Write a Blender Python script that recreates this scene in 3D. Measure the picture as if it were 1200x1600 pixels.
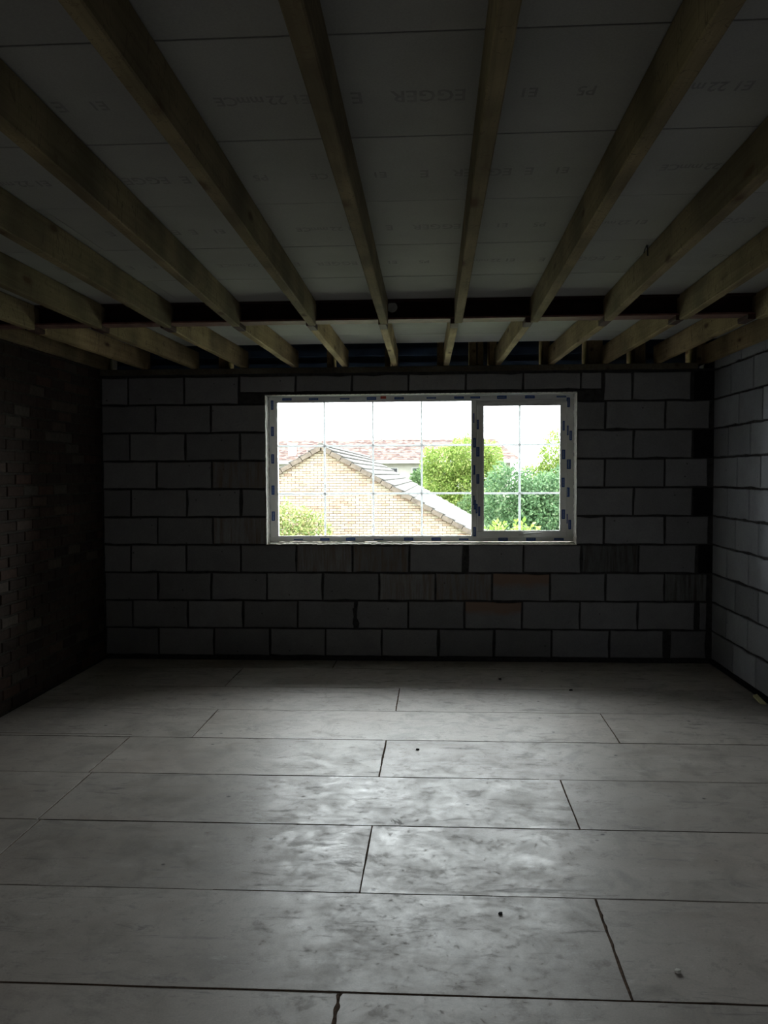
import bpy, math, random
import numpy as np
from mathutils import Vector, Matrix

# ------------------------------------------------------------------ clearing
for o in list(bpy.data.objects): bpy.data.objects.remove(o)
scene = bpy.context.scene
C = scene.collection
R = random.Random(7)

# ------------------------------------------------------------------ camera
F_PX, YAW, PITCH, ROLL = 1369.92, 0.0606, 0.0428, -0.0051
cy, sy = math.cos(YAW), math.sin(YAW)
fwd = Vector((-sy*math.cos(PITCH), cy*math.cos(PITCH), -math.sin(PITCH)))
rt = Vector((cy, sy, 0)); up = rt.cross(fwd)
cr, sr = math.cos(ROLL), math.sin(ROLL)
rt, up = rt*cr+up*sr, up*cr-rt*sr
cam_d = bpy.data.cameras.new('camera'); cam = bpy.data.objects.new('camera', cam_d); C.objects.link(cam)
cam.matrix_world = Matrix(((rt.x, up.x, -fwd.x, 2.7087), (rt.y, up.y, -fwd.y, -6.9543), (rt.z, up.z, -fwd.z, 1.4885), (0, 0, 0, 1)))
cam_d.sensor_fit = 'VERTICAL'; cam_d.sensor_height = 36.0; cam_d.lens = F_PX/1600*36.0
cam_d.clip_start = 0.05; cam_d.clip_end = 500
scene.camera = cam

# ------------------------------------------------------------------ sky, portals, exposure
SKY_BACK, SKY_FRONT = 4.0, 14.5
world = bpy.data.worlds.new('overcast_sky'); scene.world = world; world.use_nodes = True
wn = world.node_tree.nodes; wn['Background'].inputs[0].default_value = (0.93, 0.965, 1.0, 1)
# overcast sky, smoothly brighter towards the sun side (+y, ahead of the camera) and duller behind
_wt = world.node_tree; _tc = wn.new('ShaderNodeTexCoord'); _dp = wn.new('ShaderNodeVectorMath'); _dp.operation = 'DOT_PRODUCT'
_dp.inputs[1].default_value = (0.05, 0.80, 0.60); _wt.links.new(_tc.outputs['Generated'], _dp.inputs[0])
_mr = wn.new('ShaderNodeMapRange'); _mr.inputs[1].default_value = -1; _mr.inputs[2].default_value = 1; _mr.inputs[3].default_value = SKY_BACK; _mr.inputs[4].default_value = SKY_FRONT
_wt.links.new(_dp.outputs['Value'], _mr.inputs[0]); _wt.links.new(_mr.outputs[0], wn['Background'].inputs[1])
scene.view_settings.view_transform = 'Standard'; scene.view_settings.look = 'None'
scene.view_settings.exposure = 0.32; scene.view_settings.gamma = 1.0; scene.view_settings.use_curve_mapping = False

def portal(name, loc, rot, sx, sz):
    l = bpy.data.lights.new(name, 'AREA'); l.shape = 'RECTANGLE'; l.size = sx; l.size_y = sz
    l.cycles.is_portal = True
    o = bpy.data.objects.new(name, l); C.objects.link(o); o.location = loc; o.rotation_euler = rot
W = 4.8431; FRONT = -10.4; DECK = 2.485; Z0 = 0.0288
FILL_OPENING = (-6.85, -6.05, 1.1, 1.95)     # opening added in the left wall, out of view, to let in fill light
portal('fill_daylight_portal', (-.34, (FILL_OPENING[0]+FILL_OPENING[1])/2, (FILL_OPENING[2]+FILL_OPENING[3])/2), (0, -math.pi/2, 0), FILL_OPENING[3]-FILL_OPENING[2], FILL_OPENING[1]-FILL_OPENING[0])
portal('window_daylight_portal', (2.57, .40, 1.53), (-math.pi/2, 0, 0), 2.45, 1.2)

# ------------------------------------------------------------------ helpers
class MB:
    def __init__(s): s.v = []; s.f = []; s.m = []
    def add(s, vs, fs, mi=0):
        b = len(s.v); s.v += [tuple(v) for v in vs]; s.f += [tuple(b+i for i in f) for f in fs]; s.m += [mi]*len(fs); return s
    def box(s, x0, x1, y0, y1, z0, z1, mi=0):
        vs = [(x, y, z) for z in (z0, z1) for y in (y0, y1) for x in (x0, x1)]
        return s.add(vs, [(0, 2, 3, 1), (4, 5, 7, 6), (0, 1, 5, 4), (2, 6, 7, 3), (0, 4, 6, 2), (1, 3, 7, 5)], mi)
    def bbox(s, x0, x1, y0, y1, z0, z1, b=.003, mi=0):
        """box whose eight long edges along its longest axis are chamfered"""
        L = (x1-x0, y1-y0, z1-z0); a = L.index(max(L))
        lo = [x0, y0, z0]; hi = [x1, y1, z1]; u, v = [i for i in range(3) if i != a]
        ring = [(lo[u]+b, lo[v]), (hi[u]-b, lo[v]), (hi[u], lo[v]+b), (hi[u], hi[v]-b), (hi[u]-b, hi[v]), (lo[u]+b, hi[v]), (lo[u], hi[v]-b), (lo[u], lo[v]+b)]
        vs = []
        for e in (lo[a], hi[a]):
            for p, q in ring:
                c = [0, 0, 0]; c[a] = e; c[u] = p; c[v] = q; vs.append(c)
        fs = [(i, (i+1) % 8, 8+(i+1) % 8, 8+i) for i in range(8)]+[tuple(range(7, -1, -1)), tuple(range(8, 16))]
        if a == 1: fs = [f[::-1] for f in fs]
        return s.add(vs, fs, mi)
    def tube(s, pts, r, n=8, mi=0):
        pts = [Vector(p) for p in pts]; rs = r if isinstance(r, (list, tuple)) else [r]*len(pts); vs = []
        for i, p in enumerate(pts):
            t = (pts[min(i+1, len(pts)-1)]-pts[max(i-1, 0)]).normalized()
            a = t.cross(Vector((0, 0, 1))); a = a.normalized() if a.length > .01 else Vector((1, 0, 0)); b = t.cross(a)
            vs += [p+(a*math.cos(k*2*math.pi/n)+b*math.sin(k*2*math.pi/n))*rs[i] for k in range(n)]
        fs = [(i*n+k, i*n+(k+1) % n, (i+1)*n+(k+1) % n, (i+1)*n+k) for i in range(len(pts)-1) for k in range(n)]
        fs += [tuple(range(n)), tuple(range(len(vs)-1, len(vs)-1-n, -1))]
        return s.add(vs, fs, mi)
    def mesh(s, name, mats):
        me = bpy.data.meshes.new(name); me.from_pydata(s.v, [], s.f)
        for m in (mats if isinstance(mats, (list, tuple)) else [mats]): me.materials.append(m)
        if any(s.m): me.polygons.foreach_set('material_index', s.m)
        me.update(); return me
    def build(s, name, mats, parent=None, loc=(0, 0, 0)):
        return link(name, s.mesh(name, mats), parent, loc)
def link(name, me, parent=None, loc=(0, 0, 0), rz=0, label=None):
    o = bpy.data.objects.new(name, me); C.objects.link(o); o.location = loc; o.rotation_euler = (0, 0, rz)
    if parent: o.parent = parent
    if label: o['label'] = label
    return o
def tag(o, label, cat, group=None, kind=None):
    o['label'] = label; o['category'] = cat
    if group: o['group'] = group
    if kind: o['kind'] = kind
    return o
def struct(o, label=None, cat=None):
    o['kind'] = 'structure'
    if label: o['label'] = label
    if cat: o['category'] = cat
    return o

def smooth_normals(me):
    import bmesh
    bm = bmesh.new(); bm.from_mesh(me); bmesh.ops.recalc_face_normals(bm, faces=bm.faces); bm.to_mesh(me); bm.free()

# ------------------------------------------------------------------ materials
class NT:
    def __init__(s, name, rough=.8, spec=.3):
        s.m = bpy.data.materials.new(name); s.m.use_nodes = True; s.t = s.m.node_tree; s.b = s.t.nodes['Principled BSDF']
        s.b.inputs['Roughness'].default_value = rough; s.b.inputs['Specular IOR Level'].default_value = spec
        s.tc = s.t.nodes.new('ShaderNodeTexCoord')
    def n(s, k, **kw):
        nd = s.t.nodes.new('ShaderNode'+k)
        for a, b in kw.items(): setattr(nd, a, b)
        return nd
    def l(s, a, b): s.t.links.new(a, b)
    def rnd(s): return s.n('ObjectInfo').outputs['Random']
    def coords(s, scale=(1, 1, 1), kind='Object', offset=True):
        mp = s.n('Mapping'); mp.inputs['Scale'].default_value = scale; s.l(s.tc.outputs[kind], mp.inputs[0])
        if offset:
            mu = s.n('Math', operation='MULTIPLY'); s.l(s.rnd(), mu.inputs[0]); mu.inputs[1].default_value = 37
            s.l(mu.outputs[0], mp.inputs['Location'])
        return mp.outputs[0]
    def noise(s, co, scale, detail=4, rough=.6, dist=0):
        n = s.n('TexNoise'); s.l(co, n.inputs['Vector']); n.inputs['Scale'].default_value = scale
        n.inputs['Detail'].default_value = detail; n.inputs['Roughness'].default_value = rough; n.inputs['Distortion'].default_value = dist
        return n.outputs['Fac']
    def ramp(s, fac, stops):
        r = s.n('ValToRGB'); s.l(fac, r.inputs[0]); e = r.color_ramp.elements
        while len(e) < len(stops): e.new(.5)
        for i, (p, c) in enumerate(stops):
            e[i].position = p; e[i].color = (c, c, c, 1) if isinstance(c, (int, float)) else (*c, 1)
        return r.outputs[0]
    def mix(s, fac, a, b, mode='MIX'):
        m = s.n('Mix', data_type='RGBA', blend_type=mode)
        for sock, v in ((m.inputs[0], fac), (m.inputs[6], a), (m.inputs[7], b)):
            if isinstance(v, (int, float)): sock.default_value = v
            elif isinstance(v, tuple): sock.default_value = (*v, 1)
            else: s.l(v, sock)
        return m.outputs[2]
    def math(s, op, a, b=0.0):
        m = s.n('Math', operation=op)
        for i, v in ((0, a), (1, b)):
            if isinstance(v, (int, float)): m.inputs[i].default_value = v
            else: s.l(v, m.inputs[i])
        return m.outputs[0]
    def bump(s, h, strength=.3, dist=.003):
        b = s.n('Bump'); b.inputs['Strength'].default_value = strength; b.inputs['Distance'].default_value = dist
        s.l(h, b.inputs['Height']); s.l(b.outputs[0], s.b.inputs['Normal'])
    def col(s, c):
        if isinstance(c, tuple): s.b.inputs['Base Color'].default_value = (*c, 1)
        else: s.l(c, s.b.inputs['Base Color'])
    def rough(s, c): s.l(c, s.b.inputs['Roughness'])
M = {}
def plain(name, c, rough=.8, spec=.3, nz=.15, scale=20, metal=0, island=0):
    t = NT(name, rough, spec); co = t.coords(); n = t.noise(co, scale)
    a = tuple(x*(1-nz) for x in c); b = tuple(min(1, x*(1+nz)) for x in c)
    out = t.ramp(n, [(.3, a), (.7, b)])
    if island:
        g = t.n('NewGeometry'); out = t.mix(1.0, out, t.ramp(g.outputs['Random Per Island'], [(0, 1-island), (1, 1+island*.5)]), 'MULTIPLY')
    t.col(out); t.bump(n, .2, .002); t.b.inputs['Metallic'].default_value = metal
    M[name] = t.m; return t.m

def block_mat(name, base, stain=None, mode=None):
    t = NT(name, .92, .2); co = t.coords(); n = t.noise(co, 6, 5, .65); fine = t.noise(co, 90, 3, .7)
    c = t.ramp(n, [(.25, tuple(x*.86 for x in base)), (.75, tuple(x*1.1 for x in base))])
    c = t.mix(1.0, c, t.ramp(t.rnd(), [(0, .80), (1, 1.12)]), 'MULTIPLY')
    c = t.mix(1.0, c, t.ramp(fine, [(.3, .88), (.65, 1.04)]), 'MULTIPLY')
    v = t.n('TexVoronoi'); t.l(co, v.inputs['Vector']); v.inputs['Scale'].default_value = 9
    c = t.mix(t.ramp(v.outputs['Distance'], [(.035, 1), (.075, 0)]), c, tuple(x*.35 for x in base))
    if stain:
        st = t.noise(t.coords((14, 1, 1.2)), 2.2, 4, .7) if mode == 'streak' else t.noise(co, 5, 4, .6)
        f = t.ramp(st, [(.42, 0), (.66, 1)])
        if mode == 'top':
            sp = t.n('SeparateXYZ'); t.l(t.tc.outputs['Object'], sp.inputs[0])
            add = t.math('ADD', t.math('MULTIPLY', sp.outputs[2], 7.0), t.math('SUBTRACT', st, .45)); f = t.ramp(add, [(.0, 0), (.35, .9)])
        c = t.mix(f, c, stain)
    t.col(c); t.bump(fine, .35, .003); M[name] = t.m
BG = (.35, .35, .37)
block_mat('block', BG)
block_mat('block_brown', BG, (.25, .195, .16), 'streak')
block_mat('block_dark', (.22, .225, .23), (.10, .09, .08), 'streak')
block_mat('block_orange', BG, (.37, .25, .19), 'top')
block_mat('block_right', (.34, .35, .38))
plain('mortar', (.07, .068, .068), .95, .1, .35, 25)
plain('tar', (.02, .02, .022), .9, .1, .2, 20)
plain('brick_mortar', (.052, .046, .039), .95, .1, .3, 30)
plain('pale_mortar', (.80, .75, .68), .95, .1, .3, 40)
plain('foam', (.82, .80, .75), .9, .1, .2, 40)
plain('subfloor', (.03, .028, .025), .95, .1)
plain('glue_and_fill', (.10, .068, .048), .9, .05, .5, 60)
plain('web_paint_shaded', (.035, .014, .013), .6, .3, .35, 18)  # same beam paint, shade on the web put into a darker colour
plain('flange_paint_lit', (.17, .085, .075), .6, .3, .35, 18)  # same beam paint, light on the bottom flange put into a paler colour
plain('red_oxide', (.05, .017, .014), .65, .3, .35, 18)
plain('galvanised', (.42, .42, .42), .45, .5, .2, 30, .5)
plain('black_plastic', (.02, .02, .02), .5, .4)
plain('lit_hole_pale', (.75, .76, .74), .6, .3)
plain('yellow_card', (.72, .66, .36), .7, .2)
plain('white_chip', (.8, .78, .72), .8, .2)
plain('roof_insulation', (.03, .03, .03), .9, .1)
plain('membrane', (.035, .055, .10), .7, .3, .4, 4)
plain('upvc', (.90, .90, .89), .35, .5, .05, 8)
plain('upvc_bar', (.62, .64, .66), .4, .5, .05, 8)
plain('handle_white', (.85, .85, .83), .3, .5, .03)
plain('red_smear', (.65, .10, .07), .6, .3)
plain('scuff_white', (.72, .70, .68), .9, .2)
plain('grass', (.13, .14, .09), .95, .1, .4, 3)
plain('gable_mortar', (.19, .135, .105), .95, .1, .25, 3)
plain('verge', (.16, .13, .105), .9, .2, .3, 6)
plain('render_cream', (.36, .35, .31), .9, .2, .1, 2)
plain('fascia_white', (.42, .42, .40), .6, .3, .05)
plain('dark_glass', (.03, .035, .04), .15, .5)
plain('bark', (.12, .09, .06), .95, .1, .3, 15)

def bar_mat():
    t = NT('upvc_bar', .4, .4); t.col((.88, .89, .90)); tl = t.n('BsdfTranslucent'); tl.inputs[0].default_value = (.88, .89, .90, 1)
    mx = t.n('MixShader'); mx.inputs[0].default_value = .35; t.l(t.b.outputs[0], mx.inputs[1]); t.l(tl.outputs[0], mx.inputs[2]); t.l(mx.outputs[0], t.t.nodes['Material Output'].inputs[0]); M['upvc_bar'] = t.m
bar_mat()
def brick_mat(name, stops, island, bump=.5):
    t = NT(name, .95, .15); g = t.n('NewGeometry').outputs['Random Per Island'] if island else t.rnd()
    co = t.coords((1, 1, 1), 'Object', not island); c = t.ramp(g, stops); n = t.noise(co, 30, 4, .7)
    c = t.mix(1.0, c, t.ramp(n, [(.25, .7), (.75, 1.2)]), 'MULTIPLY'); t.col(c); t.bump(n, bump, .004); M[name] = t.m
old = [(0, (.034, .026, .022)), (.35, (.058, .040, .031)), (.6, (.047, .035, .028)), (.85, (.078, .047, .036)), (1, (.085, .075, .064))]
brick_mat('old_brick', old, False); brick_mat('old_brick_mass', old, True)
buff = [(0, (.36, .245, .185)), (.3, (.45, .37, .27)), (.6, (.48, .42, .32)), (.85, (.40, .295, .225)), (1, (.52, .47, .38))]
brick_mat('buff_brick', buff, False, .2); brick_mat('buff_brick_mass', buff, True, .2)
tiles_c = [(0, (.10, .095, .088)), (1, (.15, .145, .135))]
brick_mat('roof_tile_grey', tiles_c, False, .2)

def wood(name, base, dark, knot):
    t = NT(name, .8, .25); co = t.coords((1, 1, 1))
    g = t.noise(t.coords((34, 1.3, 34)), 1.6, 4, .6, .6); big = t.noise(co, 2.2, 2, .5)
    c = t.ramp(g, [(.28, dark), (.72, base)])
    c = t.mix(1.0, c, t.ramp(big, [(.35, .55), (.65, 1.12)]), 'MULTIPLY')
    c = t.mix(1.0, c, t.ramp(t.rnd(), [(0, .75), (1, 1.1)]), 'MULTIPLY')
    cr_ = t.noise(t.coords((6, 5, 2)), 2.2, 3, .5, 1.5); c = t.mix(t.ramp(cr_, [(.485, 0), (.5, .8), (.515, 0)]), c, (.12, .085, .05))
    v = t.n('TexVoronoi'); t.l(t.coords((8, 2.6, 8)), v.inputs['Vector']); v.inputs['Scale'].default_value = 1
    dn = t.math('ADD', v.outputs['Distance'], t.math('MULTIPLY', t.noise(co, 25), .12))
    c = t.mix(t.ramp(dn, [(.13, 1), (.19, .35), (.27, 0)]), c, knot)
    t.col(c); t.bump(g, .25, .002); M[name] = t.m
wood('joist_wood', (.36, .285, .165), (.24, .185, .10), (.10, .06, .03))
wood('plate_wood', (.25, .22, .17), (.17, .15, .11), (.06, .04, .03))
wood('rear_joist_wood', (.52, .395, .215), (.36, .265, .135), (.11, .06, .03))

def glass_mat():
    m = bpy.data.materials.new('window_glass'); m.use_nodes = True; t = m.node_tree; t.nodes.remove(t.nodes['Principled BSDF'])
    tr = t.nodes.new('ShaderNodeBsdfTransparent'); tr.inputs[0].default_value = (.96, .97, .965, 1)
    gl = t.nodes.new('ShaderNodeBsdfGlossy'); gl.inputs['Roughness'].default_value = .02
    fr = t.nodes.new('ShaderNodeFresnel'); fr.inputs[0].default_value = 1.3; mx = t.nodes.new('ShaderNodeMixShader')
    t.links.new(fr.outputs[0], mx.inputs[0]); t.links.new(tr.outputs[0], mx.inputs[1]); t.links.new(gl.outputs[0], mx.inputs[2])
    t.links.new(mx.outputs[0], t.nodes['Material Output'].inputs[0]); M['glass'] = m
glass_mat()

def floor_mat():
    t = NT('floor_board', .5, .5); co = t.coords((1, 1, 1), 'Object'); w = t.coords((1, 1, 1), 'Object', False)
    big = t.noise(co, 1.3, 5, .6, .4); mid = t.noise(co, 4.5, 6, .7, .8); fine = t.noise(co, 160, 2, .6)
    c = t.ramp(big, [(.25, (.32, .28, .245)), (.55, (.43, .392, .352)), (.8, (.50, .462, .422))])
    c = t.mix(t.ramp(mid, [(.48, 0), (.66, .9)]), c, (.29, .265, .235))
    st = t.noise(t.coords((1, 5, 1)), 2.6, 5, .75, 1.2)                              # drag marks
    c = t.mix(t.ramp(st, [(.58, 0), (.68, .85)]), c, (.18, .165, .15))
    bl = t.noise(co, 11, 6, .75, .3); c = t.mix(t.ramp(bl, [(.56, 0), (.64, .55)]), c, (.24, .215, .19))
    wh = t.noise(t.coords((3, 9, 1)), 3.1, 7, .8, .4); c = t.mix(t.ramp(wh, [(.60, 0), (.70, .6)]), c, (.66, .64, .61))
    pk = t.noise(co, .9, 3, .5); c = t.mix(t.ramp(pk, [(.55, 0), (.8, .45)]), c, (.46, .38, .33))
    c = t.mix(1.0, c, t.ramp(fine, [(.2, .86), (.7, 1.06)]), 'MULTIPLY')
    v = t.n('TexVoronoi'); t.l(co, v.inputs['Vector']); v.inputs['Scale'].default_value = 5.0; v.inputs['Randomness'].default_value = 1
    c = t.mix(t.ramp(v.outputs['Distance'], [(.03, .95), (.06, 0)]), c, (.03, .028, .025))
    c = t.mix(1.0, c, t.ramp(t.rnd(), [(0, .90), (1, 1.06)]), 'MULTIPLY')
    fl = t.noise(t.coords((2, 2, 1)), 14, 6, .8, .5); c = t.mix(t.ramp(fl, [(.62, 0), (.69, .7)]), c, (.17, .15, .13))
    dirt = t.math('ADD', t.ramp(bl, [(.54, 0), (.66, .12)]), t.math('ADD', t.ramp(st, [(.56, 0), (.66, .12)]), t.ramp(fl, [(.58, 0), (.64, .25)])))
    t.col(c); t.rough(t.math('ADD', dirt, t.ramp(t.noise(co, 6.5, 10, .82, .3), [(.35, .33), (.65, .60)]))); t.bump(mid, .05, .003); M['floor_board'] = t.m
floor_mat()
def deck_mat():
    t = NT('deck_board', .75, .25); co = t.coords(); big = t.noise(co, 1.5, 4, .6); fine = t.noise(co, 170, 2, .6)
    c = t.ramp(big, [(.3, (.31, .31, .305)), (.7, (.38, .38, .375))])
    c = t.mix(1.0, c, t.ramp(fine, [(.2, .9), (.7, 1.05)]), 'MULTIPLY'); t.col(c); M['deck_board'] = t.m
deck_mat()
plain('print_ink', (.25, .25, .252), .8, .2)

def logo_mat():
    t = NT('logo_blue', .4, .4); sp = t.n('SeparateXYZ'); t.l(t.tc.outputs['Generated'], sp.inputs[0])
    dx = t.math('ABSOLUTE', t.math('SUBTRACT', sp.outputs[0], .5)); dz = t.math('ABSOLUTE', t.math('SUBTRACT', sp.outputs[2], .5))
    inside = t.math('MULTIPLY', t.math('LESS_THAN', dx, .40), t.math('LESS_THAN', dz, .16))
    let = t.math('GREATER_THAN', t.math('SINE', t.math('MULTIPLY', sp.outputs[0], 70.0)), -.35)
    t.col(t.mix(t.math('MULTIPLY', inside, let), (.015, .075, .34), (.42, .5, .68))); M['logo_blue'] = t.m
logo_mat()

def leaf_mat(name, stops):
    t = NT(name, .6, .3); g = t.n('NewGeometry'); t.col(t.ramp(g.outputs['Random Per Island'], stops))
    tl = t.n('BsdfTranslucent'); t.l(t.b.inputs['Base Color'].links[0].from_socket, tl.inputs[0])
    mx = t.n('MixShader'); mx.inputs[0].default_value = .4; t.l(t.b.outputs[0], mx.inputs[1]); t.l(tl.outputs[0], mx.inputs[2])
    t.l(mx.outputs[0], t.t.nodes['Material Output'].inputs[0]); M[name] = t.m
leaf_mat('leaf_deep', [(0, (0.038, 0.084, 0.034)), (0.5, (0.076, 0.151, 0.063)), (0.85, (0.134, 0.227, 0.101)), (1, (0.252, 0.336, 0.185))])
leaf_mat('leaf_bright', [(0, (0.101, 0.171, 0.032)), (0.5, (0.215, 0.316, 0.063)), (1, (0.367, 0.417, 0.139))])
leaf_mat('leaf_bush', [(0, (0.114, 0.179, 0.057)), (0.5, (0.293, 0.341, 0.114)), (0.85, (0.448, 0.448, 0.211)), (1, (0.448, 0.325, 0.195))])
leaf_mat('leaf_mid', [(0, (0.048, 0.096, 0.036)), (0.6, (0.102, 0.18, 0.066)), (1, (0.18, 0.252, 0.108))])

# ------------------------------------------------------------------ ragged slabs (blocks, bricks): local x width, z height, front at y=0 facing -y
def slab_mesh(name, w, h, d, seed, mat, jit=.003, step=.11, bev=.004, wonk=(0, 0)):
    r = random.Random(seed); pts = []
    def side(ax, ay, bx, by, nx, ny):
        n = max(1, int(round(math.hypot(bx-ax, by-ay)/step)))
        for i in range(n):
            f = i/n; j = r.random()*jit*(2.2 if r.random() < .12 else 1)
            pts.append((ax+(bx-ax)*f+nx*j, ay+(by-ay)*f+ny*j))
    a, b = w/2, h/2; l, rr = wonk
    side(-a, -b, a-0, -b, 0, 1); side(a, -b, a+rr, b, -1, 0); side(a+rr, b, -a+l, b, 0, -1); side(-a+l, b, -a, -b, 1, 0)
    n = len(pts); vs = [(x*(1-bev/a), 0, z*(1-bev/b)) for x, z in pts]+[(x, bev, z) for x, z in pts]+[(x, d, z) for x, z in pts]
    fs = [tuple(range(n))]+[(i, n+i, n+(i+1) % n, (i+1) % n) for i in range(n)]+[(n+i, 2*n+i, 2*n+(i+1) % n, n+(i+1) % n) for i in range(n)]
    me = bpy.data.meshes.new(name); me.from_pydata(vs, [], fs); me.materials.append(mat); me.update(); return me

# ================================================================== BACK WALL
OX0, OX1, OZ0, OZ1 = 1.337, 3.804, .927, 2.128
mb = MB()
for a in ((-.35, OX0, -.05, 2.295), (OX1, W+.35, -.05, 2.295), (OX0, OX1, -.05, OZ0), (OX0, OX1, OZ1, 2.295)):
    mb.box(a[0], a[1], .012, .32, a[2], a[3])
wall_back = struct(mb.build('wall_back', M['mortar']), 'grey block wall with the window, facing the camera', 'wall')
full = {}
def block(parent, w, z0, z1, place, mat, rz, wonk=(0, 0), y_out=None):
    """place(u)->location of the face centre; shares meshes between full blocks"""
    h = z1-z0; key = (round(w*100), round(h*100), mat, R.randrange(4)) if wonk == (0, 0) else None
    if key and key in full: me = full[key]
    else:
        me = slab_mesh('block', w, h, .05 if False else .045, R.random(), M[mat], jit=.0048, step=.09, wonk=wonk)
        if key: full[key] = me
    o = link('block', me, parent, place, rz); o.rotation_euler.y = R.uniform(-.004, .004); return o
J = .006
rows = {
 9: [[.01, .226, .683, 1.128], [4.005, 4.228, 4.679]],
 8: [[.01, .445, .899, OX0], [OX1, 4.021, 4.482, 4.823]],
 7: [[.01, .231, .687, 1.134, OX0], [OX1, 4.238, 4.692]],
 6: [[.01, .448, .903, OX0], [OX1, 4.018, 4.480, 4.813]],
 5: [[.01, .233, .693, 1.139, OX0], [OX1, 4.241, 4.696]],
 4: [[.01, .451, .904, OX0], [OX1, 4.016, 4.484, 4.822]],
 3: [[.01, .225, .681, 1.129, 1.580, 2.034, 2.487, 2.915, ], [2.951, 3.389, 3.838, 4.284, 4.725]],
 2: [[.01, .443, .885, 1.338, 1.790, 2.245, 2.694, 3.141, 3.597, 4.033, 4.483, 4.815]],
 1: [[.01, .233, .687, 1.144, 1.587, 2.046, 2.475, 2.925, 3.379, 3.830, 4.282, 4.720], [4.752, 4.815]],
 0: [[.01, .446, .900, 1.359, 1.812, 2.261, 2.714, 3.158, 3.609, 4.063, 4.485], [4.530, 4.815]]}
special = {(3, 1.580): 'block_brown', (3, 2.034): 'block_brown', (3, 3.838): 'block_dark', (2, 2.245): 'block_brown', (2, 2.694): 'block_brown',
           (2, 3.141): 'block_orange', (1, 2.925): 'block_orange', (6, .903): 'block_brown', (4, .904): 'block_brown', (2, 4.483): 'block_dark'}
wonks = {(1, 2.046): (.0, 0), (5, .233): (.0, -.012), (2, .01): (0, .014), (1, .233): (-.008, 0)}
for k, segs in rows.items():
    for seg in segs:
        for a, b in zip(seg, seg[1:]):
            aa = a+(J if a not in (OX0, OX1, .01) else 0); bb = b-(J if b not in (OX0, OX1) else 0)
            za, zb = Z0+.225*k+J, Z0+.225*(k+1)-J+.001
            wk = (0, 0)
            if (k, a) == (1, 2.046): wk = (.018, 0)
            elif (k, a) in ((5, .693), (2, 3.597)): wk = (0, -.0); bb -= .006
            elif R.random() < .25: wk = (R.uniform(0, .006), R.uniform(-.006, 0))
            block(wall_back, bb-aa, za, zb, ((aa+bb)/2, 0, (za+zb)/2), special.get((k, a), 'block'), 0, wk)
lint = [1.135, 1.588, 2.038, 2.484, 2.937, 3.386, 3.830, 3.995]
for a, b in zip(lint, lint[1:]):
    block(wall_back, b-a-2*J, 2.150, 2.276, ((a+b)/2, 0, 2.213), 'block', 0)
# mortar dropped into the joints, recessed dark corner pockets
for x0, x1, z0, z1 in ((1.134, OX0, 2.062, 2.143), (OX1, 3.998, 2.062, 2.143)):
    MB().bbox(x0, x1, .003, .03, z0, z1, .003).build('bearing_packing', M['mortar'], wall_back)
for k in (3, 5, 7, 9):
    MB().box(4.70 if k != 3 else 4.745, W+.01, .009, .03, Z0+.225*k, Z0+.225*k+.222).build('dark_pocket', M['tar'], wall_back)['label'] = 'black unfilled pocket at the corner end of a block course'
mb = MB(); mb.add([(2.030, -.004, .42), (2.062, -.004, .42), (2.066, -.006, .34), (2.085, -.006, .30), (2.078, -.004, .262), (2.045, -.004, .262), (2.030, -.006, .30), (2.040, -.006, .35),
                   (2.030, .01, .42), (2.062, .01, .42), (2.066, .01, .34), (2.085, .01, .30), (2.078, .01, .262), (2.045, .01, .262), (2.030, .01, .30), (2.040, .01, .35)],
                  [tuple(range(7, -1, -1))]+[(i, (i+1) % 8, 8+(i+1) % 8, 8+i) for i in range(8)])
mb.build('mortar_blob', M['mortar'], wall_back)
MB().bbox(0, W, -.012, .02, 0, Z0, .004).build('base_mortar', M['mortar'], wall_back)

# ================================================================== WALL PLATE, EAVES
pl = MB().bbox(.0, 4.725, -.004, .10, 2.296, 2.340, .003).build('wall_plate', M['plate_wood'])
tag(pl, 'long dull timber plate lying along the top of the window wall', 'timber')
mem = MB(); 
for i in range(9): mem.box(-.3, W+.3, .42-.012*(i % 2), .46, 2.18+.06*i, 2.242+.06*i)
mem.build('eaves_membrane', M['membrane']); tag(bpy.data.objects['eaves_membrane'], 'dark blue membrane closing the gap above the wall plate', 'membrane')
stubs = [(.974, .05), (1.849, .04), (2.313, .035), (2.737, .05), (2.996, .05), (3.055, .045), (3.155, .055), (3.575, .05), (3.957, .11), (4.305, .08), (4.774, .07)]
words = ['leftmost', 'second from left', 'third from left', 'fourth from left', 'fifth from left', 'sixth from left', 'seventh from left', 'eighth from left', 'ninth from left, a wide one', 'tenth from left', 'rightmost']
for (x, w), wd in zip(stubs, words):
    o = MB().bbox(x-w/2, x+w/2, .09, .405, 2.341, 2.598, .003).build('eaves_stub', M['rear_joist_wood'])
    tag(o, 'short upright timber stub over the wall plate, '+wd, 'timber', 'timber stubs above the wall plate')

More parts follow.
